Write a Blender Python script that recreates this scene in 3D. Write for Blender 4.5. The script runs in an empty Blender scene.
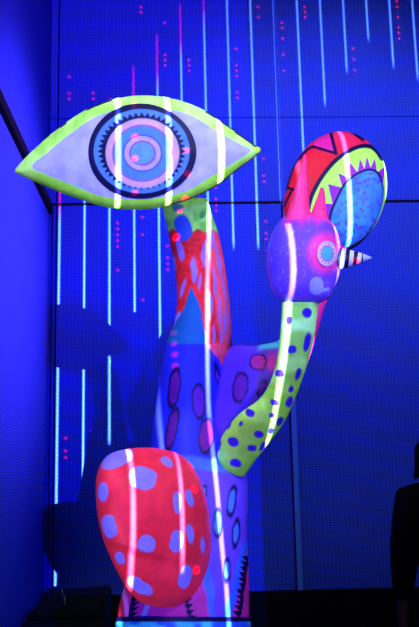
import bpy, bmesh, math, random
import numpy as np
from mathutils import Vector, Matrix
C = bpy.context.scene.collection
rng = np.random.RandomState(7)
random.seed(7)

# ------------------------------------------------------------------ camera
FPX, CX, CY = 870.0, 209.5, 313.5
CAM = np.array([0.0, 0.0, 1.35])
yaw, pitch, roll = math.radians(2.2), math.radians(11.0), math.radians(1.25)
fw = np.array([math.sin(yaw)*math.cos(pitch), math.cos(yaw)*math.cos(pitch), math.sin(pitch)])
r0 = np.cross(fw, [0, 0, 1.0]); r0 /= np.linalg.norm(r0)
u0 = np.cross(r0, fw)
RT = math.cos(roll)*r0 - math.sin(roll)*u0
UP = math.sin(roll)*r0 + math.cos(roll)*u0
cd = bpy.data.cameras.new('camera'); co = bpy.data.objects.new('camera', cd); C.objects.link(co)
cd.sensor_fit = 'VERTICAL'; cd.sensor_height = 36.0; cd.lens = FPX/627*36.0
cd.clip_start = .05; cd.clip_end = 100
M = Matrix(((RT[0], UP[0], -fw[0], CAM[0]), (RT[1], UP[1], -fw[1], CAM[1]), (RT[2], UP[2], -fw[2], CAM[2]), (0, 0, 0, 1)))
co.matrix_world = M
bpy.context.scene.camera = co

def at(px, py, Y):
    """points of the upright plane at distance Y (metres into the room)"""
    px, py, Y = np.broadcast_arrays(np.asarray(px, float), np.asarray(py, float), np.asarray(Y, float))
    d = fw + ((px-CX)/FPX)[..., None]*RT - ((py-CY)/FPX)[..., None]*UP
    return CAM + d*((Y-CAM[1])/d[..., 1])[..., None]

# ------------------------------------------------------------------ materials
def lin(c):
    c = np.asarray(c, float)/255.0
    return np.where(c <= .04045, c/12.92, ((c+.055)/1.055)**2.4)

def new_mat(name):
    m = bpy.data.materials.new(name); m.use_nodes = True
    nt = m.node_tree
    return m, nt, nt.nodes['Principled BSDF']

def plain(name, rgb, rough=.6, spec=.3, bump=0, scale=40):
    m, nt, b = new_mat(name)
    N, L = nt.nodes, nt.links
    tc = N.new('ShaderNodeTexCoord'); no = N.new('ShaderNodeTexNoise')
    no.inputs['Scale'].default_value = scale
    L.new(tc.outputs['Object'], no.inputs['Vector'])
    mr = N.new('ShaderNodeMapRange'); mr.inputs[3].default_value = .8; mr.inputs[4].default_value = 1.15
    L.new(no.outputs['Fac'], mr.inputs[0])
    mx = N.new('ShaderNodeMix'); mx.data_type = 'RGBA'; mx.blend_type = 'MULTIPLY'; mx.inputs[0].default_value = 1
    mx.inputs[6].default_value = (*lin(rgb), 1)
    L.new(mr.outputs[0], mx.inputs[7]); L.new(mx.outputs[2], b.inputs['Base Color'])
    b.inputs['Roughness'].default_value = rough; b.inputs['Specular IOR Level'].default_value = spec
    if bump:
        bp = N.new('ShaderNodeBump'); bp.inputs['Strength'].default_value = bump; bp.inputs['Distance'].default_value = .01
        L.new(no.outputs['Fac'], bp.inputs['Height']); L.new(bp.outputs[0], b.inputs['Normal'])
    return m

def paint_mat():
    """hand-brushed fluorescent paint: colours come from the painted pattern, noise adds brushwork"""
    m, nt, b = new_mat('brushed_paint')
    N, L = nt.nodes, nt.links
    at_ = N.new('ShaderNodeVertexColor'); at_.layer_name = 'paint'
    tc = N.new('ShaderNodeTexCoord')
    no = N.new('ShaderNodeTexNoise'); no.inputs['Scale'].default_value = 28; no.inputs['Detail'].default_value = 5
    L.new(tc.outputs['Object'], no.inputs['Vector'])
    mr = N.new('ShaderNodeMapRange'); mr.inputs[1].default_value = .3; mr.inputs[2].default_value = .7
    mr.inputs[3].default_value = .84; mr.inputs[4].default_value = 1.1
    L.new(no.outputs['Fac'], mr.inputs[0])
    mx = N.new('ShaderNodeMix'); mx.data_type = 'RGBA'; mx.blend_type = 'MULTIPLY'; mx.inputs[0].default_value = 1
    L.new(at_.outputs['Color'], mx.inputs[6]); L.new(mr.outputs[0], mx.inputs[7])
    L.new(mx.outputs[2], b.inputs['Base Color'])
    bp = N.new('ShaderNodeBump'); bp.inputs['Strength'].default_value = .12; bp.inputs['Distance'].default_value = .006
    L.new(no.outputs['Fac'], bp.inputs['Height']); L.new(bp.outputs[0], b.inputs['Normal'])
    b.inputs['Roughness'].default_value = .5; b.inputs['Specular IOR Level'].default_value = .15
    return m
PAINT = paint_mat()

def wall_mat(name, hcell, vcell, axis):
    """blue painted panel punched with staggered slots"""
    m, nt, b = new_mat(name)
    N, L = nt.nodes, nt.links
    tc = N.new('ShaderNodeTexCoord')
    sp = N.new('ShaderNodeSeparateXYZ'); L.new(tc.outputs['Object'], sp.inputs[0])
    cb = N.new('ShaderNodeCombineXYZ'); L.new(sp.outputs[axis], cb.inputs[0]); L.new(sp.outputs[2], cb.inputs[1])
    br = N.new('ShaderNodeTexBrick')
    br.offset = .5
    br.inputs['Scale'].default_value = 1
    br.inputs['Brick Width'].default_value = hcell; br.inputs['Row Height'].default_value = vcell
    br.inputs['Mortar Size'].default_value = vcell*.22; br.inputs['Mortar Smooth'].default_value = .6
    A = np.array(WALL_A)
    br.inputs['Color1'].default_value = (*A, 1); br.inputs['Color2'].default_value = (*(A*.94), 1)
    br.inputs['Mortar'].default_value = (*(A*.45), 1)
    L.new(cb.outputs[0], br.inputs['Vector'])
    # vertical ribs: their light and dark sides put into the colour
    wv = N.new('ShaderNodeMath'); wv.operation = 'MULTIPLY'; wv.inputs[1].default_value = 2*math.pi/.0262
    L.new(sp.outputs[axis], wv.inputs[0])
    sn = N.new('ShaderNodeMath'); sn.operation = 'SINE'; L.new(wv.outputs[0], sn.inputs[0])
    mr = N.new('ShaderNodeMapRange'); mr.inputs[1].default_value = -1; mr.inputs[3].default_value = .86; mr.inputs[4].default_value = 1.05
    L.new(sn.outputs[0], mr.inputs[0])
    mx = N.new('ShaderNodeMix'); mx.data_type = 'RGBA'; mx.blend_type = 'MULTIPLY'; mx.inputs[0].default_value = 1
    L.new(br.outputs['Color'], mx.inputs[6]); L.new(mr.outputs[0], mx.inputs[7])
    L.new(mx.outputs[2], b.inputs['Base Color'])
    b.inputs['Roughness'].default_value = .8; b.inputs['Specular IOR Level'].default_value = .05
    return m
WALL_A = (.04, .10, .72)

# ------------------------------------------------------------------ objects
def tag(o, label=None, cat=None, group=None, kind=None):
    if label: o['label'] = label
    if cat: o['category'] = cat
    if group: o['group'] = group
    if kind: o['kind'] = kind
    return o

def empty(name, loc, label, cat):
    o = bpy.data.objects.new(name, None); C.objects.link(o); o.location = loc
    return tag(o, label, cat)

def link(name, me, mat, parent=None, smooth=True):
    o = bpy.data.objects.new(name, me); C.objects.link(o)
    me.materials.append(mat)
    if smooth:
        me.polygons.foreach_set('use_smooth', [True]*len(me.polygons))
    if parent is not None:
        o.parent = parent
        base = Vector((0, 0, 0)); p = parent
        while p is not None: base = base+p.location; p = p.parent
        o.location = -base          # meshes are in room coordinates
    return o

def mesh_np(name, V, faces, mat, parent=None, col=None):
    me = bpy.data.meshes.new(name)
    me.from_pydata(V.tolist(), [], faces)
    me.update()
    if col is not None:
        ca = me.color_attributes.new('paint', 'FLOAT_COLOR', 'POINT')
        rgba = np.ones((len(V), 4), np.float32); rgba[:, :3] = lin(np.clip(col, 0, 255))
        ca.data.foreach_set('color', rgba.ravel())
    return link(name, me, mat, parent)

def box(name, lo, hi, mat, parent=None, bev=.004):
    bm = bmesh.new(); bmesh.ops.create_cube(bm, size=1)
    lo, hi = Vector(lo), Vector(hi)
    for v in bm.verts:
        v.co = Vector([(lo[i]+hi[i])/2+v.co[i]*(hi[i]-lo[i]) for i in range(3)])
    if bev: bmesh.ops.bevel(bm, geom=bm.edges[:], offset=bev, segments=2, affect='EDGES')
    me = bpy.data.meshes.new(name); bm.to_mesh(me); bm.free()
    return link(name, me, mat, parent, smooth=False)

def catmull(P, n, closed=False):
    P = np.asarray(P, float); m = len(P)
    if closed: t = np.linspace(0, m, n, endpoint=False)
    else: t = np.linspace(0, m-1-1e-9, n)
    i = np.floor(t).astype(int); f = (t-i)[:, None]
    g = (lambda k: P[(k) % m]) if closed else (lambda k: P[np.clip(k, 0, m-1)])
    a, b, c, d = g(i-1), g(i), g(i+1), g(i+2)
    return .5*((2*b)+(-a+c)*f+(2*a-5*b+4*c-d)*f**2+(-a+3*b-3*c+d)*f**3)

def grid_faces(nr, nc, cap=True):
    F = []
    for r in range(nr-1):
        a = r*nc; b = a+nc
        for c in range(nc):
            d = (c+1) % nc
            F.append((a+c, a+d, b+d, b+c))
    if cap:
        F.append(tuple(range(nc-1, -1, -1))); F.append(tuple(range((nr-1)*nc, nr*nc)))
    return F

PX = lambda Y: Y/FPX*1.02      # metres per drawing unit at distance Y

def loft(name, ribs, Y0, n, nc, paint, parent, mat=None, round_ends=(0, 0)):
    """limb whose silhouette runs through the rib end points. rib = (Lx,Ly,Rx,Ry,depth ratio,depth offset)"""
    R = catmull(ribs, n)
    Yr = Y0+R[:, 5]
    L = at(R[:, 0], R[:, 1], Yr); Rr = at(R[:, 2], R[:, 3], Yr)
    ctr = (L+Rr)/2; h = np.linalg.norm(Rr-L, axis=1)/2
    a = np.linspace(0, 2*math.pi, nc, endpoint=False)
    ca = np.cos(a)[None, :]
    D = np.stack([(R[:, 0:1]+R[:, 2:3])/2+ca*(R[:, 2:3]-R[:, 0:1])/2, (R[:, 1:2]+R[:, 3:4])/2+ca*(R[:, 3:4]-R[:, 1:2])/2], 2)
    V = at(D[:, :, 0], D[:, :, 1], Yr[:, None]-np.sin(a)[None, :]*(h*R[:, 4])[:, None])
    for which, depth in enumerate(round_ends):      # rounded ends: extra rings pulled shut
        if not depth: continue
        e, nb = (0, 1) if which == 0 else (-1, -2)
        out = ctr[e]-ctr[nb]; out /= np.linalg.norm(out)
        dout = D[e].mean(0)-D[nb].mean(0); dout /= np.linalg.norm(dout)
        c0, d0 = V[e].mean(axis=0), D[e].mean(axis=0)
        add, dd = [], []
        for k in range(1, 13):
            q = k/12*math.pi/2*.985
            add.append(c0+(V[e]-c0)*math.cos(q)+out*depth*PX(Y0)*math.sin(q))
            dd.append(d0+(D[e]-d0)*math.cos(q)+dout*depth*math.sin(q))
        add, dd = np.array(add), np.array(dd)
        if which == 0: V, D = np.concatenate([add[::-1], V]), np.concatenate([dd[::-1], D])
        else: V, D = np.concatenate([V, add]), np.concatenate([D, dd])
    nr = len(V); V = V.reshape(-1, 3); D = D.reshape(-1, 2)
    return mesh_np(name, V, grid_faces(nr, nc), mat or PAINT, parent, paint(D[:, 0], D[:, 1]) if paint else None)

class Puff:
    """closed outline blown up to a solid about its upright plane"""
    def __init__(s, outline, ctr, Y0, D, prof, warp=None, turn=0):
        s.o = catmull(outline, 720, True); s.c = np.array(ctr, float); s.Y0 = Y0; s.D = D*PX(Y0); s.prof = prof; s.warp = warp; s.turn = turn
        d = s.o-s.c; th = np.arctan2(d[:, 1], d[:, 0]) % (2*math.pi); rr = np.hypot(d[:, 0], d[:, 1])
        k = np.argsort(th); s.th = th[k]; s.rr = rr[k]
    def mid(s, x, y, d): return at(x, y, s.Y0+s.turn*(x-s.c[0])-d)     # d in front of the solid's middle sheet, which is turned about the vertical
    def R(s, th): return np.interp(th % (2*math.pi), s.th, s.rr, period=2*math.pi)
    def depth(s, x, y):
        dx, dy = x-s.c[0], y-s.c[1]
        t = np.clip(np.hypot(dx, dy)/s.R(np.arctan2(dy, dx)), 0, 1)
        z = s.D*s.prof(t)
        if s.warp: z = z*s.warp(x, y)
        return z
    def front(s, x, y, off=0):
        return s.mid(x, y, s.depth(x, y)+off)
    def build(s, name, n, nc, paint, parent, mat=None, back=.8):
        th = np.linspace(0, 2*math.pi, nc, endpoint=False)
        tf = np.sin(np.linspace(.004, math.pi/2, n)); tb = np.sin(np.linspace(math.pi/2, .02, n//3))[1:]
        V, X, Y = [], [], []
        for sgn, T in ((1, tf), (-back, tb)):
            r = T[:, None]*s.R(th)[None, :]
            x = (s.c[0]+r*np.cos(th)).ravel(); y = (s.c[1]+r*np.sin(th)).ravel()
            X.append(x); Y.append(y)
            P = s.mid(x, y, sgn*s.D*np.repeat(s.prof(T), nc)*(s.warp(x, y) if s.warp else 1))
            V.append(P)
        V = np.concatenate(V)
        x, y = np.concatenate(X), np.concatenate(Y)
        F = [tuple(reversed(f)) for f in grid_faces(len(V)//nc, nc)]
        return mesh_np(name, V, F, mat or PAINT, parent, paint(x, y))
    def skin(s, name, outline, ctr, n, nc, paint, parent, off=.003, lip=.006, mat=None):
        """raised disc following the front of the solid"""
        o = catmull(outline, nc, True); c = np.array(ctr, float)
        T = np.linspace(.01, 1, n)
        xy = (c+T[:, None, None]*(o-c)[None]).reshape(-1, 2)
        P = s.front(xy[:, 0], xy[:, 1], off)
        E = P[-nc:].copy(); E[:, 1] += lip+off
        V = np.concatenate([P, E]); x, y = np.concatenate([xy, xy[-nc:]]).T
        F = [tuple(reversed(f)) for f in grid_faces(n+1, nc)]
        return mesh_np(name, V, F, mat or PAINT, parent, paint(x, y))

# ------------------------------------------------------------------ brushes
def base(x, rgb): return np.tile(np.array(rgb, float), (len(x), 1))
def mixc(Cc, rgb, m): return Cc*(1-m[:, None])+np.array(rgb, float)*m[:, None]
def sst(d, w=.6): return np.clip(.5-d/(2*w), 0, 1)
def blob(Cc, x, y, cx, cy, rx, ry, rgb, rot=0, line=None, lw=1.1):
    a = math.radians(rot); u = (x-cx)*math.cos(a)+(y-cy)*math.sin(a); v = -(x-cx)*math.sin(a)+(y-cy)*math.cos(a)
    q = (np.abs(u/rx)**2.3+np.abs(v/ry)**2.3)**(1/2.3); d = (q-1)*min(rx, ry)
    Cc = mixc(Cc, rgb, sst(d))
    if line is not None: Cc = mixc(Cc, line, sst(np.abs(d)-lw*.5))
    return Cc
def stroke(Cc, x, y, pts, w, rgb):
    d = np.full(len(x), 1e9)
    for (ax, ay), (bx, by) in zip(pts[:-1], pts[1:]):
        vx, vy = bx-ax, by-ay; t = np.clip(((x-ax)*vx+(y-ay)*vy)/(vx*vx+vy*vy+1e-9), 0, 1)
        d = np.minimum(d, np.hypot(x-ax-t*vx, y-ay-t*vy))
    return mixc(Cc, rgb, sst(d-w/2))
def inpoly(x, y, pts):
    r = np.zeros(len(x), bool); n = len(pts)
    for i in range(n):
        (x1, y1), (x2, y2) = pts[i], pts[(i+1) % n]
        c = ((y1 > y) != (y2 > y)) & (x < (x2-x1)*(y-y1)/((y2-y1) or 1e-9)+x1)
        r ^= c
    return r
def poly(Cc, x, y, pts, rgb): return mixc(Cc, rgb, inpoly(x, y, pts).astype(float))
def curve(pts, n=60, closed=False): return [tuple(p) for p in catmull(pts, n, closed)]
def vnoise(x, y, s, seed=0):
    """smooth value noise for brushwork"""
    u, v = x/s, y/s; i, j = np.floor(u).astype(int), np.floor(v).astype(int); f, g = u-i, v-j
    f = f*f*(3-2*f); g = g*g*(3-2*g)
    h = lambda a, b: (np.sin(a*127.1+b*311.7+seed*17.3)*43758.5453) % 1
    return (h(i, j)*(1-f)+h(i+1, j)*f)*(1-g)+(h(i, j+1)*(1-f)+h(i+1, j+1)*f)*g

INK = (8, 5, 62)
LILAC = (142, 128, 242)

# ================================================================== THE ROOM
YW = 6.0
XL = at(46.5, 400, YW)[0]
WM = wall_mat('perforated_panel', .0262, .0150, 0)
SM = wall_mat('side_panel', .0262, .0150, 1)
FLM = plain('dark_floor', (20, 20, 30), .7, .1)
BLK = plain('black_paint', (9, 9, 18), .8, .1)
def struct(o): o['kind'] = 'structure'; return o
struct(box('wall_back', (XL-.1, YW, 0), (6, YW+.1, 5.6), WM, bev=0))
struct(box('wall_left', (XL-.1, -1, 0), (XL, YW, 5.6), SM, bev=0))
struct(box('wall_right', (6, -1, 0), (6.1, YW+.1, 5.6), SM, bev=0))
struct(box('floor', (XL-.1, -1, -.1), (6.1, YW+.1, 0), FLM, bev=0))
struct(box('ceiling', (XL-.1, 1.2, 5.6), (6.1, YW+.1, 5.7), BLK, bev=0))
zs = at(215, 203, YW)[2]
struct(box('trim_1', (XL, YW-.006, zs-.008), (6, YW, zs+.008), BLK, bev=0))
struct(box('trim_2', (XL, -1, zs-.075), (XL+.03, YW-.006, zs-.005), BLK))
z2 = at(330, 117, YW)[2]
JN = plain('panel_joint', (10, 50, 170), .8, .05)
POST = plain('blue_post', (70, 130, 225), .5, .2)
TR = plain('dark_joint', (4, 10, 90), .8, .05)
struct(box('trim_3', (XL, YW-.003, z2-.004), (6, YW, z2+.004), JN, bev=0))
xs = at(286, 295, YW)[0]
struct(box('trim_4', (xs-.012, YW-.004, .6), (xs, YW, 5.6), TR, bev=0))
struct(box('trim_5', (xs, YW-.03, .6), (xs+.034, YW, zs-.01), POST, bev=.004))
xc = XL
struct(box('trim_6', (xc+.02, YW-.012, .6), (xc+.028, YW, zs-.01), TR, bev=0))
struct(box('trim_7', (xc+.05, YW-.012, .6), (xc+.06, YW, 5.6), TR, bev=0))
zb = at(215, 592, YW)[2]
struct(box('baseboard_back', (XL, YW-.05, 0), (6, YW, zb), BLK))

# ================================================================== SCULPTURE
YS = 2.4
bz = at(183, 640, YS)
root = empty('sculpture', Vector(bz),
             'tall painted sculpture with giant eye, horned bird head and red spotted egg', 'sculpture')

# ---- trunk
def wobble(x, y, a=.9, k=8): return x+(vnoise(x, y, k, 21)-.5)*2*a, y+(vnoise(x, y, k, 22)-.5)*2*a
def trunk_paint(x, y):
    x, y = wobble(x, y)
    n1 = vnoise(x, y, 7, 1); n2 = vnoise(x, y, 3, 2)
    c = base(x, (48, 42, 226))
    # upper red length with lilac dashes
    red = (y < 352) & (y > 200)
    c = mixc(c, (240, 38, 52), sst(y-346, 3))
    c = mixc(c, (200, 28, 40), sst(y-346, 3)*sst(n2-.45, .2)*.6)
    right = sst(-(x-(206+(y-232)*.13)), 2)*sst(y-376+np.abs(x-227)*2.0, 2)
    c = mixc(c, (255, 78, 106), right)
    for (cx, cy, rx, ry, rt) in [(180, 249, 3, 12, -10), (194, 270, 2.8, 13, -4), (204, 254, 2.4, 13, 3), (183, 288, 2, 10, 14), (174, 262, 1.8, 9, -10), (177, 322, 2.6, 11, 14),
                                 (213, 240, 1.8, 10, -10), (219, 262, 1.6, 13, -10), (224, 288, 1.3, 12, -4), (210, 306, 2.6, 14, 2), (215, 282, 1.6, 14, -4), (220, 312, 1.4, 14, -2), (227, 318, 1.2, 16, -2),
                                 (214, 335, 1.4, 10, 4), (221, 344, 1.4, 14, 0), (228, 350, 1.1, 12, 2), (224, 326, 1, 10, 0), (187, 306, 1.6, 7, 12), (200, 282, 1.6, 8, 4)]:
        c = blob(c, x, y, cx, cy, rx, ry, (150, 116, 238), rt)
    # lime collar under the eye
    g = mixc(base(x, (156, 246, 116)), (110, 200, 80), sst(n1-.42, .16))
    m = sst(y-(231+2*np.sin(x*.5)), 1.2)
    c = c*(1-m[:, None])+g*m[:, None]
    c = blob(c, x, y, 183, 228, 7.5, 13, (44, 84, 224), -14); c = blob(c, x, y, 178, 208, 6, 4, (60, 130, 190), 0)
    c = blob(c, x, y, 202, 215, 3, 4, (70, 150, 90), 30)
    # teal cone
    c = poly(c, x, y, [(192, 287), (198, 300), (204, 325), (207, 344), (160, 346), (172, 332), (182, 310)], (24, 92, 178))
    # blue belly, lower violet
    c = mixc(c, (36, 40, 224), sst(343.5-y, .8)*sst(y-455, 3)*sst((x-206)-(y-344)*.22, 2))
    cone = inpoly(x, y, [(207, 345), (233, 341), (233, 345), (229, 380), (218, 358)])
    c = mixc(c, (255, 78, 106), cone.astype(float)*.9)
    lim = 458+(x-190)*.12
    c = mixc(c, (94, 60, 226), sst(lim-y, 2))
    c = mixc(c, (66, 110, 236), sst(np.abs(y-lim-4)-6, 2))
    out = INK
    for (cx, cy, rx, ry, rt, rgb) in [(174, 388, 5.4, 19, 9, (92, 18, 150)), (172, 429, 5.5, 20, 11, (98, 18, 144)), (199, 401, 6, 17, -2, (86, 26, 170)),
                                      (206, 436, 7.5, 17, 6, (116, 20, 140)), (221, 411, 2.6, 14, -2, (110, 30, 170)), (219, 380, 2, 14, -14, (110, 50, 210)),
                                      (232, 501, 4, 14, 8, (66, 110, 240)), (218, 523, 4, 13, 2, (66, 110, 240)), (236, 533, 3.2, 13, 6, (66, 110, 240)),
                                      (227, 570, 3.2, 11, 2, (66, 110, 240)), (205, 491, 2.4, 5, 4, (90, 90, 220))]:
        c = blob(c, x, y, cx, cy, rx, ry, rgb, rt, out, 1.2)
    # foot
    c = stroke(c, x, y, [(246, 545), (238, 575), (226, 620)], 7, (46, 92, 236))
    c = blob(c, x, y, 208, 597, 6, 30, (60, 96, 238), -2)
    c = poly(c, x, y, [(252, 530), (252, 625), (231, 625), (240, 590), (246, 555)], (206, 42, 150))
    c = poly(c, x, y, [(100, 570), (200, 570), (207, 600), (210, 625), (100, 625)], (176, 40, 150))
    c = poly(c, x, y, [(100, 570), (131, 570), (126, 600), (124, 625), (100, 625)], (190, 30, 60))
    c = stroke(c, x, y, [(122, 585), (128, 618)], 5, (214, 100, 220))
    c = stroke(c, x, y, [(147, 606), (141, 622)], 5, (128, 130, 236))
    for xa, ya, xb, yb, sgn in ((134, 596, 131, 622, 1), (187, 598, 192, 622, 1), (247, 556, 237, 622, -1)):
        t = np.clip((y-ya)/(yb-ya), -.1, 1.1); w = (t*(yb-ya)/5.5) % 1
        e = xa+t*(xb-xa)
        k = (t > 0) & (t < 1) & ((x-e)*sgn > -3) & ((x-e)*sgn < 5.5*(1-w))
        c = mixc(c, INK, k.astype(float))
    return c
ribs = [(160, 196, 207, 198, .8, .0), (164, 215, 212, 215, .8, .03), (168, 232, 218, 232, .8, .06), (173, 260, 224, 260, .85, .09), (177, 290, 228, 290, .9, .12),
        (175, 320, 231, 320, .95, .14), (166, 345, 232, 345, .95, .16), (160, 375, 232, 375, .95, .17), (155, 410, 233, 410, .95, .17), (151, 440, 238, 440, .95, .15),
        (147, 470, 246, 470, .9, .12), (144, 500, 248, 500, .9, .09), (140, 530, 247, 530, .9, .06), (134, 560, 248, 560, .95, .04), (125, 585, 249, 585, 1, .02),
        (119, 605, 249, 605, 1, .01), (117, 620, 249, 620, 1, 0)]
loft('trunk', ribs, YS, 640, 220, trunk_paint, root)
def band_paint(x, y):
    c = base(x, (60, 190, 226)); c = mixc(c, (40, 90, 225), sst(vnoise(x, y, 9, 4)-.4, .15))
    return mixc(c, INK, sst(y-621.5-.0006*(x-183)**2*0, .8))
band = loft('base_band', [(116, 617, 250, 617, 1, 0), (115, 628, 251, 628, 1, 0), (115, 640, 251, 640, 1, 0)], YS, 60, 200, band_paint, root)
for k, v in enumerate(band.data.vertices): v.co.z = bz[2] if k >= 59*200 else max(v.co.z, bz[2]+.0005)      # level foot

# ---- giant eye
EO = [(15, 170), (30, 153), (50, 135), (80, 113), (110, 100), (140, 95.5), (170, 98), (200, 108), (230, 127), (252, 143), (260.5, 149), (256, 156), (240, 168),
      (215, 187), (185, 201), (150, 209), (110, 208), (70, 196), (40, 184), (20, 175)]
WHITE = curve([(32, 166), (48, 152), (70, 134), (100, 115), (141, 107), (185, 113), (215, 130), (240, 144), (251, 150), (238, 160), (215, 174), (186, 191), (145, 199), (105, 197), (70, 184), (45, 174)], 160, True)
eye = Puff(EO, (141, 152), 2.35, 17, lambda t: .7*np.sqrt(np.clip(1-t**7, 0, 1))+.3*(1-t**2), None, -.0012)
def eye_paint(x, y):
    c = base(x, (190, 254, 128))
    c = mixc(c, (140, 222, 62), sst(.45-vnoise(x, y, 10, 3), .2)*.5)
    c = mixc(c, (140, 218, 56), sst(168+(141-x)*.06-y, 8)*.75)  # lower half darker: shade on the eye's underside painted into the lime
    c = poly(c, x, y, WHITE, (168, 166, 244))
    c = mixc(c, (150, 150, 246), inpoly(x, y, WHITE)*sst(vnoise(x, y, 12, 6)-.45, .2)*.7)
    # dark brush marks along the thin edge
    d = np.full(len(x), 1e9)
    o = eye.o
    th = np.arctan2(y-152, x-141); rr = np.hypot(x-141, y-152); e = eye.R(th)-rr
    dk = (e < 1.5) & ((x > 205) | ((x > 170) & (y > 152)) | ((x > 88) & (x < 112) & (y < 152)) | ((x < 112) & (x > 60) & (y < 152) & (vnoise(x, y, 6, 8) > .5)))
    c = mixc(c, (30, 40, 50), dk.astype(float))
    c = stroke(c, x, y, [(236, 132), (252, 143), (255, 146)], 2.4, (20, 40, 40))
    c = blob(c, x, y, 259, 150, 3.5, 3.5, (176, 244, 70))
    return c
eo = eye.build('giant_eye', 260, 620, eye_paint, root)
def iris_paint(x, y):
    u, v = (x-141.7)/53.5, (y-151.2)/47
    sx = np.hypot(u, v); a = np.arctan2(v, u)
    # inner rings sit a little low
    q = np.hypot((x-142.5)/53, (y-153.2)/50)
    c = base(x, INK)
    c = mixc(c, (70, 120, 226), sst((sx-.90)*50, .6))
    tooth = .735+.09*np.abs(((a*44/(2*math.pi)) % 1)*2-1)
    c = mixc(c, INK, sst((sx-tooth)*50, .6))
    c = mixc(c, (182, 150, 236), sst((q-.70)*50, .6))
    c = mixc(c, (206, 150, 232), sst(np.abs(q-.62)*50-1.5, .9))
    c = mixc(c, (110, 30, 180), sst(np.abs(q-.555)*50-.5, .6))
    c = mixc(c, (72, 124, 224), sst((q-.54)*50, .6))
    c = mixc(c, (84, 40, 190), sst(np.abs(q-.36)*50-.5, .6))
    c = mixc(c, (176, 150, 236), sst((q-.345)*50, .6))
    c = mixc(c, (90, 40, 190), sst(np.abs(q-.235)*50-.6, .6))
    c = mixc(c, (88, 142, 232), sst((q-.215)*50, .6))
    return c
tt = np.linspace(0, 2*math.pi, 48, endpoint=False)
wob = 1+.012*np.sin(3*tt+1)
eye.skin('iris', np.stack([141.7+54*wob*np.cos(tt), 151.2+47.4*wob*np.sin(tt)], 1), (142, 152), 110, 420, iris_paint, eo, .0025, .004)

# ---- red spotted egg
YE = 2.21
GO = [(127, 449), (107, 456), (97, 474), (96, 500), (100, 528), (108, 552), (118, 573), (128, 590), (142, 603), (165, 608), (188, 603), (203, 588), (210, 560), (211, 530), (206, 498), (196, 472), (180, 455), (155, 448)]
def egg_warp(x, y):
    k = np.clip((y-(548+(x-140)*.25))/10, 0, 1); k = k*k*(3-2*k)
    return 1-.16*k*np.clip((185-x)/40, 0, 1)
egg = Puff(GO, (154, 525), YE, 52, lambda t: np.sqrt(np.clip(1-t**2.3, 0, 1)), egg_warp, .002)
def egg_paint(x, y):
    x, y = wobble(x, y, .8, 6)
    c = base(x, (254, 46, 74))
    c = mixc(c, (238, 38, 60), sst(vnoise(x, y, 16, 5)-.4, .3)*.7)
    for (cx, cy, rx, ry, rt) in [(117, 459, 17, 8.5, -22), (143, 478, 14, 11.5, 20), (103, 492, 5.5, 9.5, 0), (109, 526, 7.5, 12, -12), (120, 558, 4.6, 7, -25), (147, 544, 9.2, 9, 10), (140, 586, 14.5, 6.5, 32),
                                 (177, 503, 4, 11, 0), (176.5, 541, 6.5, 11, 8), (189.5, 498, 4, 8.5, -14), (190.5, 534, 3.5, 10, -8), (185, 577, 6.5, 12, 12), (167, 462, 7, 4.2, 30), (203, 545, 2.5, 8, 0), (120, 600, 6, 3, 20)]:
        c = blob(c, x, y, cx, cy, rx, ry, (142, 122, 240), rt)
    return c
egg.build('spotted_egg', 150, 420, egg_paint, root)

# ---- arm behind, carrying the round disc
def darm_paint(x, y):
    x, y = wobble(x, y, .8, 6)
    c = base(x, (84, 44, 206))
    c = mixc(c, (232, 40, 150), sst(-(x-(292+(345-y)*.25)), 5))
    c = mixc(c, (60, 170, 210), sst(y-(350-(x-262)*.1), 2)*sst(258-x, 3)*sst(x-282, 3))
    c = mixc(c, (206, 40, 150), sst(np.hypot(x-274, y-362)-9, 4)*.8)
    c = blob(c, x, y, 240, 387, 7, 14.5, (96, 26, 166), 8, INK, 1.1)
    c = blob(c, x, y, 258, 362, 8, 7.5, (170, 40, 150), 10, INK, 1.1)
    c = blob(c, x, y, 262, 388, 3, 8, (96, 26, 166), 24, INK, 1.1)
    return c
loft('disc_arm', [(200, 455, 248, 474, .8, .12), (216, 395, 264, 440, .7, .10), (229, 349, 285, 408, .55, .06), (259, 345, 301, 380, .5, .0), (284, 336, 313, 347, .7, -.02), (302, 298, 325, 306, .8, -.02),
                  (318, 265, 340, 266, .8, .02), (328, 236, 350, 238, .8, .05)], YS, 320, 110, darm_paint, root, round_ends=(0, 4))
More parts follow.
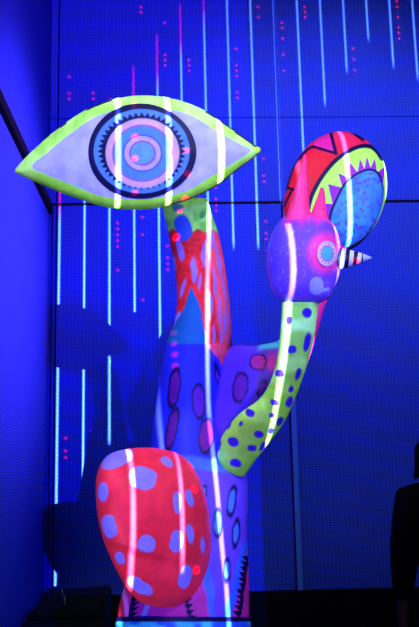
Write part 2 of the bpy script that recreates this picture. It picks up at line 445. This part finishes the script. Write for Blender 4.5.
# ---- round disc
YD = 2.46
DO = [(284, 214), (286, 190), (293, 167), (305, 149), (320, 137), (338, 131.5), (356, 134), (371, 144), (382, 158), (386.5, 176), (386, 196), (380, 216), (370, 233), (356, 246), (340, 251), (318, 248), (298, 238)]
disc = Puff(DO, (338, 192), YD, 26, lambda t: .55*np.sqrt(np.clip(1-t**5, 0, 1))+.45*np.sqrt(np.clip(1-t**2, 0, 1)))
FACE = [(306, 250), (308, 210), (317, 185), (334, 162), (354, 148.5), (370, 146.5), (381, 157), (388, 176), (388, 200), (381, 218), (371, 236), (350, 256)]
MIR = [(330, 236), (329, 217), (335, 200), (345, 182), (358, 172), (371, 168.5), (380.5, 175), (384, 192), (380, 213), (370, 233), (356, 246), (340, 249)]
def disc_paint(x, y):
    c = base(x, (224, 26, 48))
    c = mixc(c, (244, 40, 110), sst(y-148, 10)*.6)
    K = INK
    c = stroke(c, x, y, curve([(286, 190), (294, 166), (312, 147), (332, 152), (336, 153.5)], 40), 2.4, K)
    c = poly(c, x, y, [(329, 132), (336, 152), (313, 145), (318, 140)], (230, 36, 150)); c = stroke(c, x, y, [(330, 130), (336, 153.5)], 3, K)
    c = stroke(c, x, y, [(314, 147), (336, 153.5)], 2.2, K)
    c = stroke(c, x, y, [(352, 132), (363, 140), (358, 133)], 2.4, K)
    c = stroke(c, x, y, [(284, 187), (296, 190)], 2.4, K); c = stroke(c, x, y, [(284, 206), (292, 190)], 2, K)
    f = curve(FACE, 120, True)
    c = poly(c, x, y, f, (182, 255, 90))
    c = stroke(c, x, y, curve(FACE, 120, True)[10:62], 3.8, K)
    for (ax, ay, bx, by, tx, ty) in [(328, 224, 334, 204, 319, 203), (333, 206, 344, 188, 328, 184), (343, 189, 351, 179, 338, 173), (350, 180, 358, 173, 349, 161), (357, 174, 365, 170, 360, 159),
                                     (364, 171, 371, 169, 367, 156), (370, 169, 377, 172, 375, 158), (377, 173, 383, 185, 385, 166), (327, 238, 331, 220, 319, 224)]:
        c = poly(c, x, y, [(ax, ay), (bx, by), (tx, ty)], (150, 40, 200))
    return c
do = disc.build('round_disc', 200, 520, disc_paint, root)
def mirror_paint(x, y):
    c = base(x, (50, 122, 232))
    c = mixc(c, (70, 160, 240), sst(.5-vnoise(x, y, 6, 9), .2)*.6)
    c = mixc(c, (96, 60, 200), sst(vnoise(x, y, 2.2, 10)-.28, .06)*.8)
    o = catmull(MIR, 200, True)
    d = np.full(len(x), 1e9)
    for p in o[::2]: d = np.minimum(d, np.hypot(x-p[0], y-p[1]))
    return mixc(c, INK, sst(d-2.3)*np.clip((388-x-(y-190)*.3)/14, 0, 1))
disc.skin('mirror_face', MIR, (357, 208), 90, 300, mirror_paint, do, .003, .004)

# ---- green spotted arm
def garm_paint(x, y):
    x, y = wobble(x, y, .8, 6)
    c = base(x, (168, 246, 96))
    c = mixc(c, (168, 255, 176), sst(y-365, 30)*.85)
    c = mixc(c, (110, 190, 44), sst(.42-vnoise(x, y, 13, 11), .2)*.5)
    for (cx, cy, rx, ry, rt) in [(292, 349.5, 4.3, 4.3, 0), (307, 342, 3.4, 9.5, 12), (280, 373.5, 4.2, 4.2, 0), (298, 374, 2.9, 6, 18), (291, 389, 1.9, 3.2, 15), (289.5, 402, 3, 5.4, 25), (274.5, 402.7, 4.5, 3.2, 10),
                                 (250, 413, 4.6, 3.4, 25), (272, 415.5, 3, 2.5, 0), (280, 421, 2.8, 4.8, 35), (259, 434.5, 4.8, 3.2, 15), (271, 431, 2.3, 3.2, 30), (233, 442, 5.2, 4, 20), (252, 448, 4.7, 3.2, 10),
                                 (263, 446, 2.2, 4.6, 28), (236, 463, 5.6, 4.2, 5), (256.5, 462, 1.8, 4, 18), (225, 426, 2, 4.5, 28), (228.5, 425, 1.6, 4, 28), (219, 446, 1.8, 6, 14), (289, 321, 3, 4.6, 8), (307, 313, 4.4, 4.6, 0),
                                 (241, 424, 1.6, 2.6, 20)]:
        c = blob(c, x, y, cx, cy, rx, ry, (52, 26, 190), rt)
    return c
loft('spotted_arm', [(216.5, 467, 244, 476, .8, .05), (220, 441, 261, 453, .8, .0), (237, 416, 283, 424, .8, -.07), (262, 396, 296, 396, .85, -.13), (275, 368, 306, 368, .9, -.19), (280, 335, 314, 338, .9, -.24),
                     (282, 302, 319, 302, .9, -.27)], YS, 330, 150, garm_paint, root, round_ends=(3.5, 0))

# ---- bird head
YB = 2.13
BO = [(284, 217), (273, 231), (267, 252), (268, 275), (274, 294), (288, 303), (310, 304.5), (327, 300), (334, 288), (340, 272), (342, 254), (340, 238), (333, 224), (321, 214), (302, 212)]
bird = Puff(BO, (304, 258), YB, 36, lambda t: np.sqrt(np.clip(1-t**2.2, 0, 1)))
def bird_paint(x, y):
    c = base(x, (106, 64, 236))
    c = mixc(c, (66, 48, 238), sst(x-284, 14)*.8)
    c = mixc(c, (236, 44, 130), sst(y-(222+2*np.sin(x*.4)), 5)*sst(282-x, 6)*.85)
    c = mixc(c, (226, 50, 156), sst(np.hypot((x-325)/19.5, (y-253)/23)*16-14.5, 3))
    sp = sst(vnoise(x, y*.7, 1.5, 12)-.16, .05)
    c = mixc(c, (150, 120, 240), sp*.55)
    c = blob(c, x, y, 316.5, 286, 7, 9, (146, 150, 236)); c = stroke(c, x, y, [(320, 291), (328, 289)], 3.5, (146, 150, 236))
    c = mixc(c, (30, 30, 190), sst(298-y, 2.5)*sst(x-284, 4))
    return c
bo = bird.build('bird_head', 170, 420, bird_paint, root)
def beye_paint(x, y):
    q = np.hypot((x-327)/10.2, (y-253.5)/13.2); a = np.arctan2((y-253.5)/13.2, (x-327)/10.2)
    c = base(x, (196, 60, 190))
    c = mixc(c, (186, 176, 244), sst((q-.95)*11, .8))
    dot = sst(np.abs(q-.72)*11-.9, .5)*(np.cos(a*14) > .2)
    c = mixc(c, (214, 60, 170), dot*.8)
    c = mixc(c, (60, 40, 200), sst(np.abs(q-.54)*11-.4, .5))
    return mixc(c, (62, 158, 232), sst((q-.48)*11, .6))
bird.skin('bird_eye', np.stack([327+10.2*np.cos(tt), 253.5+13.2*np.sin(tt)], 1), (327, 253.5), 40, 120, beye_paint, bo, .003, .004)
def horn_paint(x, y):
    c = base(x, (240, 40, 118)); c = mixc(c, (250, 90, 170), sst(np.abs(x-299)-2.5, 3)*.6)
    return mixc(c, (238, 50, 140), sst(206-y, 6)*.7)
loft('horn', [(285, 226, 311, 226, .9, -.02), (287, 214, 310, 214, .9, -.02), (292, 198, 309, 198, .9, -.02), (297, 180, 308.5, 180, .9, -.02), (301, 165, 307.5, 165, .9, -.02), (303, 156, 306.5, 156, .9, -.02)],
     YB, 120, 80, horn_paint, bo, round_ends=(0, 2))
loft('horn', [(309, 224, 331, 226, .9, -.015), (311, 214, 328, 216, .9, -.015), (314.5, 204, 326, 206, .9, -.015), (318, 195, 325, 196, .9, -.015), (320, 189, 324, 189.5, .9, -.015)], YB, 80, 70, horn_paint, bo, round_ends=(0, 2))
def beak_paint(x, y):
    k = (x-337+(y-258)*.12) % 8.2
    c = base(x, (176, 180, 240)); return mixc(mixc(c, (10, 8, 46), ((k < 4.1) & (x < 363)).astype(float)), (150, 156, 220), sst(364-x, 1))
loft('beak', [(332, 246, 332, 271, .9, -.02), (340, 247.5, 340, 269.5, .9, -.02), (350, 250, 350, 266.5, .9, -.02), (360, 252.5, 360, 263, .9, -.02), (368, 255.5, 368, 260, .9, -.02), (371, 257, 371, 258.6, .9, -.02)],
     YB, 130, 70, beak_paint, bo, round_ends=(0, 1))

# ---- plinth the sculpture stands on
pr = 68*PX(YS)
def lathe(name, prof, ctr, mat, parent=None, nc=64):
    a = np.linspace(0, 2*math.pi, nc, endpoint=False)
    V = np.concatenate([np.stack([ctr[0]+r*np.cos(a), ctr[1]+r*np.sin(a), np.full(nc, z)], 1) for r, z in prof])
    return mesh_np(name, V, grid_faces(len(prof), nc), mat, parent)
zt = at(183, 640, YS)[2]
pl = lathe('plinth', [(.24, 0), (.24, .06), (.21, .065), (.21, zt-.035), (.23, zt-.03), (.23, zt-.004), (.226, zt)], (bz[0], YS), BLK)
tag(pl, 'round black plinth carrying the painted eye sculpture', 'plinth')

# ================================================================== dark things at the edges
ca, cb_ = at(27, 600, 4.9), at(108, 592, 4.9); ca[0] = max(ca[0], XL+.03)
cs = empty('equipment_case', ((ca[0]+cb_[0])/2, 4.95, 0), 'low black case standing low in the corner, left of the sculpture', 'case')
zc = at(60, 591, 4.9)[2]
box('case_body', (ca[0], 4.75, .02), (cb_[0], 5.15, zc-.13), BLK, cs, .01)
bm = bmesh.new(); bmesh.ops.create_cube(bm, size=1)
for v in bm.verts:
    v.co = Vector(((ca[0]+cb_[0])/2+v.co.x*(cb_[0]-ca[0]), 4.95+v.co.y*.42, zc-.06+v.co.z*.12))
    if v.co.z > zc-.06 and v.co.x < (ca[0]+cb_[0])/2: v.co.x += .13; v.co.z -= .02
bmesh.ops.bevel(bm, geom=bm.edges[:], offset=.015, segments=3, affect='EDGES')
me = bpy.data.meshes.new('case_lid'); bm.to_mesh(me); bm.free(); link('case_lid', me, BLK, cs, False)
for sx in (ca[0]+.06, cb_[0]-.06):
    for sy in (4.8, 5.1): lathe('foot', [(.03, 0), (.03, .022)], (sx, sy), BLK, cs, 20)

# ---- the person at the right edge
YP = 3.95
pc = at(447, 500, YP)
per = empty('person', (pc[0], YP, 0), 'person in dark clothes standing at the right edge with arms hanging', 'person')
SKIN = plain('skin', (60, 42, 38), .6, .2); CLO = plain('dark_jacket', (7, 7, 16), .9, .05, .3, 60); TRO = plain('dark_trousers', (6, 6, 14), .9, .05); HAI = plain('dark_hair', (5, 5, 12), .8, .1); SHO = plain('dark_shoes', (6, 6, 10), .5, .2)
zsho = 1.33
def skin_mesh(name, joints, edges, root_i, mat, parent, sub=2, rot=0):
    me = bpy.data.meshes.new(name)
    ca_, sa_ = math.cos(rot), math.sin(rot)
    me.from_pydata([(pc[0]+x*ca_-y*sa_, YP+x*sa_+y*ca_, z) for (x, y, z, rx, ry) in joints], edges, []); me.update()
    o = link(name, me, mat, parent, False)
    md = o.modifiers.new('skin', 'SKIN'); md.use_smooth_shade = True
    lay = me.skin_vertices[0].data if me.skin_vertices else None
    if lay is None:
        bpy.context.view_layer.objects.active = o; bpy.ops.mesh.customdata_skin_add(); lay = me.skin_vertices[0].data
    for i, j in enumerate(joints):
        lay[i].radius = (j[3], j[4]); lay[i].use_root = (i == root_i)
    s = o.modifiers.new('sub', 'SUBSURF'); s.levels = sub; s.render_levels = sub
    return o
J, E = [], []
def add(j, p=None):
    J.append(j); k = len(J)-1
    if p is not None: E.append((p, k))
    return k
rt = math.radians(8)
pel = add((0, 0, .86, .13, .10)); wa = add((0, 0, .98, .11, .085), pel); ch = add((0, .0, 1.18, .135, .095), wa); nb = add((0, -.005, 1.335, .065, .06), ch); nk = add((0, .0, 1.40, .048, .05), nb)
hd = add((0, .015, 1.47, .065, .075), nk); ht = add((0, .02, 1.55, .075, .09), hd); hp = add((0, .01, 1.61, .05, .06), ht)
fn = add((0, .10, 1.505, .014, .014), hd)
for s in (-1, 1):
    sh = add((s*.175, 0, 1.25, .05, .05), ch); el = add((s*.215, -.02, 1.00, .037, .037), sh); wr = add((s*.225, .03, .80, .025, .022), el)
    pm = add((s*.225, .045, .74, .024, .034), wr)
    for dy, ln in ((-.03, .055), (-.011, .072), (.01, .078), (.03, .07)):
        a1 = add((s*.224, .048+dy, .70, .0088, .0088), pm); a2 = add((s*.220, .052+dy, .70-ln*.5, .0078, .0078), a1); add((s*.212, .054+dy, .70-ln, .0065, .0065), a2)
    t1 = add((s*.215, .085, .745, .010, .010), wr); t2 = add((s*.207, .103, .715, .0088, .0088), t1); add((s*.203, .108, .692, .0072, .0072), t2)
    hi = add((s*.085, 0, .80, .085, .085), pel); kn = add((s*.095, .01, .46, .055, .058), hi); an = add((s*.10, -.02, .09, .036, .04), kn); add((s*.105, .09, .045, .035, .03), an)
skin_mesh('body', J, E, 0, SKIN, per, 2, rt)
J, E = [], []
w0 = add((0, 0, .80, .165, .13)); w1 = add((0, 0, .98, .145, .115), w0); w2 = add((0, 0, 1.17, .165, .125), w1); add((0, 0, 1.345, .085, .08), w2)
for s in (-1, 1):
    a = add((s*.19, 0, 1.25, .08, .08), w2); b = add((s*.228, -.02, 1.00, .066, .066), a); add((s*.227, .028, .82, .042, .042), b)
skin_mesh('jacket', J, E, 0, CLO, per, 2, rt)
J, E = [], []
p0 = add((0, 0, .88, .145, .115))
for s in (-1, 1):
    a = add((s*.087, 0, .78, .098, .098), p0); b = add((s*.095, .01, .46, .075, .078), a); add((s*.10, -.02, .08, .062, .066), b)
skin_mesh('trousers', J, E, 0, TRO, per, 2, rt)
for s in (-1, 1):
    J, E = [], []
    a = add((s*.10, -.045, .047, .04, .04)); b = add((s*.105, .06, .04, .046, .036), a); add((s*.11, .15, .032, .04, .026), b)
    skin_mesh('shoe', J, E, 0, SHO, per, 2, rt)
# shoulder length hair: cap and locks
J, E = [], []
ht_ = add((0, -.005, 1.635, .05, .06)); h0 = add((0, -.012, 1.56, .09, .108), ht_); h1 = add((0, -.03, 1.47, .082, .075), h0); h2 = add((0, -.045, 1.40, .066, .05), h1)
for q in range(7):
    x = -.12+q*.04; a = add((x*.9, -.045-.01*(q % 2), 1.36, .022, .022), h2); add((x*1.2, -.05+.01*(q % 3), 1.33+.018*(q % 3), .008, .008), a)
for s in (-1, 1):
    a = add((s*.09, .03, 1.49, .03, .04), h0); b = add((s*.105, .02, 1.40, .026, .03), a); add((s*.135, .03, 1.345, .008, .008), b)
skin_mesh('hair', J, E, 1, HAI, per, 2, rt)

# ================================================================== LIGHT
def spot(name, loc, target, energy, color, angle, blend, radius):
    ld = bpy.data.lights.new(name, 'SPOT'); ld.energy = energy; ld.color = color
    ld.spot_size = math.radians(angle); ld.spot_blend = blend; ld.shadow_soft_size = radius
    o = bpy.data.objects.new(name, ld); C.objects.link(o); o.location = loc
    o.rotation_euler = (Vector(target)-Vector(loc)).to_track_quat('-Z', 'Y').to_euler()
    return o
# white key and fill spots added in place of the paint's own fluorescence
tgt = at(190, 300, YS)
spot('added_white_spot', (-.7, .9, 3.3), at(150, 250, YS), 150, (.9, .97, 1), 50, .6, .25)
spot('added_white_spot', (1.2, .6, 2.9), at(250, 300, YS), 105, (.9, .97, 1), 50, .6, .25)
spot('added_white_spot', (-.45, .5, .45), at(180, 400, 2.2), 75, (.9, .97, 1), 50, .8, .2)  # low fill added to lift the egg, collar and arm
spot('added_white_spot', (2.1, 1.0, 2.6), at(235, 300, YS), 70, (.9, .95, 1), 40, .8, .2)  # side fill added to brighten the right-hand sides
# blue wash on the walls
spot('blue_wash', (1.3, 2.9, 4.6), at(345, 195, YW), 600, (.38, .34, 1), 66, 1, .3)
spot('blue_wash', (-.3, 2.9, 4.9), at(150, 130, YW), 210, (.46, .16, 1), 66, 1, .3)
spot('blue_wash', (1.6, 4.5, 3.3), (XL, 4.75, 2.75), 900, (.46, .16, 1), 62, 1, .3)
# blue fill added above the viewer to tint the sculpture
spot('blue_wash', (.2, -1.0, 3.6), at(200, 300, YS), 110, (.2, .22, 1), 24, .8, .3)

# the pattern projector: a slide of falling stripes and dots, thrown from far behind the viewer
EYEP = at(168, 152, 2.28); SHP = at(83.5, 342, YW)
dirp = (EYEP-SHP)/(SHP[1]-EYEP[1]); KP = 9.0
PP = EYEP+dirp*(EYEP[1]+KP)
DY = YW-PP[1]
xw = [at(a, b, YW)[0] for a, b in ((60, 290), (157.8, 290), (251, 10), (297, 10), (390, 10))]
idx = np.array([0, 4, 8, 10, 14]); sp_, x0_ = np.polyfit(idx, xw, 1)
print('stripe fit', sp_, x0_, [x0_+sp_*i-w for i, w in zip(idx, xw)], 'projector', PP)
tops = {0: 160, 1: 128, 2: 96, 3: 64, 4: 32, 5: 2, 6: -30, 7: -60}
bots = {0: 600, 1: 565, 2: 640, 3: 640, 4: 640, 5: 640, 6: 640, 7: 251, 8: 251, 9: 205, 10: 157, 11: 108, 12: 75, 13: 43, 14: 70, 15: 82, 16: 90}
NI = 17; ZT, ZB = 6.5, .0
def znorm(i, ypx):
    z = PP[2]+0; xpx = 60+24.2*i
    return (ZT-at(xpx, ypx, YW)[2])/(ZT-ZB)
ld = bpy.data.lights.new('pattern_projector', 'SPOT'); ld.energy = 1; ld.spot_size = math.radians(34); ld.spot_blend = .05; ld.shadow_soft_size = .004
lo = bpy.data.objects.new('pattern_projector', ld); C.objects.link(lo); lo.location = PP; lo.rotation_euler = (math.radians(90), 0, 0)
ld.use_nodes = True; nt = ld.node_tree; N, L = nt.nodes, nt.links
em = N['Emission']
def mth(op, a, b=None, c=None, clamp=False):
    n = N.new('ShaderNodeMath'); n.operation = op; n.use_clamp = clamp
    for k, v in enumerate((a, b, c)):
        if v is None: continue
        if isinstance(v, (int, float)): n.inputs[k].default_value = float(v)
        else: L.new(v, n.inputs[k])
    return n.outputs[0]
tc = N.new('ShaderNodeTexCoord'); sx = N.new('ShaderNodeSeparateXYZ'); L.new(tc.outputs['Normal'], sx.inputs[0])
az = mth('ABSOLUTE', sx.outputs[2])
SIGN = 1
u = mth('MULTIPLY', mth('DIVIDE', sx.outputs[0], az), SIGN); v = mth('MULTIPLY', mth('DIVIDE', sx.outputs[1], az), SIGN)
# slide coordinates: stripe number s, height h (0 top .. 1 bottom)
s = mth('MULTIPLY_ADD', u, DY/sp_, (PP[0]-x0_)/sp_+.5)
h = mth('MULTIPLY_ADD', v, -DY/(ZT-ZB), (ZT-PP[2])/(ZT-ZB))
ix = mth('FLOOR', s); fr = mth('SUBTRACT', s, ix)
ramp = N.new('ShaderNodeValToRGB'); cr = ramp.color_ramp; cr.interpolation = 'CONSTANT'
vals = [(0, 0)]+[(znorm(i, tops.get(i, -200)), znorm(i, bots[i])) for i in range(NI)]+[(0, 0)]
NS = len(vals)
for k, (a, b) in enumerate(vals):
    e = cr.elements[k] if k < 2 else cr.elements.new(k/NS)
    e.position = k/NS
    e.color = (max(a, 0), max(b, 0), 0, 1)
L.new(mth('DIVIDE', mth('ADD', ix, 1.5), NS), ramp.inputs[0])
sc = N.new('ShaderNodeSeparateColor'); L.new(ramp.outputs[0], sc.inputs[0])
top, bot = sc.outputs[0], sc.outputs[1]
dist = mth('ABSOLUTE', mth('SUBTRACT', fr, .5))
core = mth('SUBTRACT', 1, mth('DIVIDE', mth('SUBTRACT', dist, .022), .033), clamp=True)
inside = mth('MULTIPLY', mth('MULTIPLY', mth('SUBTRACT', h, top), 120, clamp=True), mth('MULTIPLY', mth('SUBTRACT', bot, h), 90, clamp=True))
# fourth stripe masked for a stretch: a shadow break put into the slide
gap = mth('MULTIPLY', mth('COMPARE', ix, 3, .1), mth('MULTIPLY', mth('GREATER_THAN', h, znorm(3, 312)), mth('LESS_THAN', h, znorm(3, 393))))
# the trails glow stronger the further down they fall
trail = mth('MULTIPLY_ADD', mth('DIVIDE', mth('SUBTRACT', h, znorm(6, 0)), znorm(6, 290)-znorm(6, 0), clamp=True), .72, .28)
stripe = mth('MULTIPLY', mth('MULTIPLY', mth('MULTIPLY', core, inside), trail), mth('SUBTRACT', 1, gap))
redk = mth('SUBTRACT', 1, mth('MULTIPLY', mth('SUBTRACT', mth('SUBTRACT', h, top), .05), 40, clamp=True))      # each stripe starts red
# dots falling beside the stripes
row = mth('MULTIPLY', h, 150); ir = mth('FLOOR', row); fy = mth('SUBTRACT', mth('SUBTRACT', row, ir), .5)
dx = mth('MULTIPLY', mth('SUBTRACT', fr, .83), 4.0); dd = mth('SQRT', mth('ADD', mth('MULTIPLY', dx, dx), mth('MULTIPLY', fy, fy)))
cv = N.new('ShaderNodeCombineXYZ'); L.new(ix, cv.inputs[0]); L.new(ir, cv.inputs[1])
wn = N.new('ShaderNodeTexWhiteNoise'); wn.noise_dimensions = '2D'; L.new(cv.outputs[0], wn.inputs['Vector'])
cv2 = N.new('ShaderNodeCombineXYZ'); L.new(ix, cv2.inputs[0]); L.new(mth('FLOOR', mth('DIVIDE', row, 5)), cv2.inputs[1])
wn2 = N.new('ShaderNodeTexWhiteNoise'); wn2.noise_dimensions = '2D'; L.new(cv2.outputs[0], wn2.inputs['Vector'])
on = mth('MULTIPLY', mth('GREATER_THAN', wn.outputs['Value'], .5), mth('GREATER_THAN', wn2.outputs['Value'], .7))
dot = mth('MULTIPLY', mth('MULTIPLY', mth('LESS_THAN', dd, .24), on), mth('MULTIPLY', mth('GREATER_THAN', ix, -.5), mth('LESS_THAN', h, bot)))
def rgb(a): 
    n = N.new('ShaderNodeCombineColor')
    for k in range(3):
        if isinstance(a[k], (int, float)): n.inputs[k].default_value = a[k]
        else: L.new(a[k], n.inputs[k])
    return n.outputs[0]
rk = mth('SUBTRACT', 1, redk)
WH = (1.8, 2.35, 3.0)
R_ = mth('ADD', mth('MULTIPLY', stripe, mth('MULTIPLY_ADD', redk, 3.5, WH[0])), mth('MULTIPLY', dot, 3.2))
G_ = mth('MULTIPLY', stripe, mth('MULTIPLY', rk, WH[1]))
B_ = mth('ADD', mth('MULTIPLY', stripe, mth('MULTIPLY_ADD', rk, WH[2]-.1, .1)), mth('MULTIPLY', mth('LESS_THAN', s, 8.3), .095))
L.new(rgb((R_, G_, B_)), em.inputs['Color'])
em.inputs['Strength'].default_value = 52000

# second slide lamp, added high left to put in one missing short stripe
l2 = bpy.data.lights.new('added_stripe_spot', 'SPOT'); l2.energy = 1; l2.spot_size = math.radians(70); l2.spot_blend = .05; l2.shadow_soft_size = .004
P2 = np.array([-.75, 1.6, 4.2]); o2 = bpy.data.objects.new('added_stripe_spot', l2); C.objects.link(o2); o2.location = P2; o2.rotation_euler = (math.radians(90), 0, 0)
l2.use_nodes = True; nt = l2.node_tree; N, L = nt.nodes, nt.links
tc = N.new('ShaderNodeTexCoord'); sx = N.new('ShaderNodeSeparateXYZ'); L.new(tc.outputs['Normal'], sx.inputs[0])
az = mth('ABSOLUTE', sx.outputs[2]); D2 = YW-P2[1]
xx = mth('MULTIPLY_ADD', mth('DIVIDE', sx.outputs[0], az), D2, P2[0]); zz = mth('MULTIPLY_ADD', mth('DIVIDE', sx.outputs[1], az), D2, P2[2])
core2 = mth('SUBTRACT', 1, mth('DIVIDE', mth('SUBTRACT', mth('ABSOLUTE', mth('SUBTRACT', xx, x0_+2*sp_)), .022*sp_), .04*sp_), clamp=True)
za, zc2 = at(107, 355.5, YW)[2], at(106, 446, YW)[2]
k2 = mth('MULTIPLY', core2, mth('MULTIPLY', mth('MULTIPLY', mth('SUBTRACT', za, zz), 80, clamp=True), mth('MULTIPLY', mth('SUBTRACT', zz, zc2), 20, clamp=True)))
L.new(rgb([mth('MULTIPLY', k2, c) for c in WH]), N['Emission'].inputs['Color'])
N['Emission'].inputs['Strength'].default_value = 5400

w = bpy.data.worlds.new('world'); bpy.context.scene.world = w; w.use_nodes = True
bg = w.node_tree.nodes['Background']; bg.inputs[0].default_value = (.01, .01, .1, 1); bg.inputs[1].default_value = .12
vs = bpy.context.scene.view_settings
vs.view_transform = 'Standard'; vs.look = 'None'; vs.exposure = 0; vs.gamma = 1; vs.use_curve_mapping = False
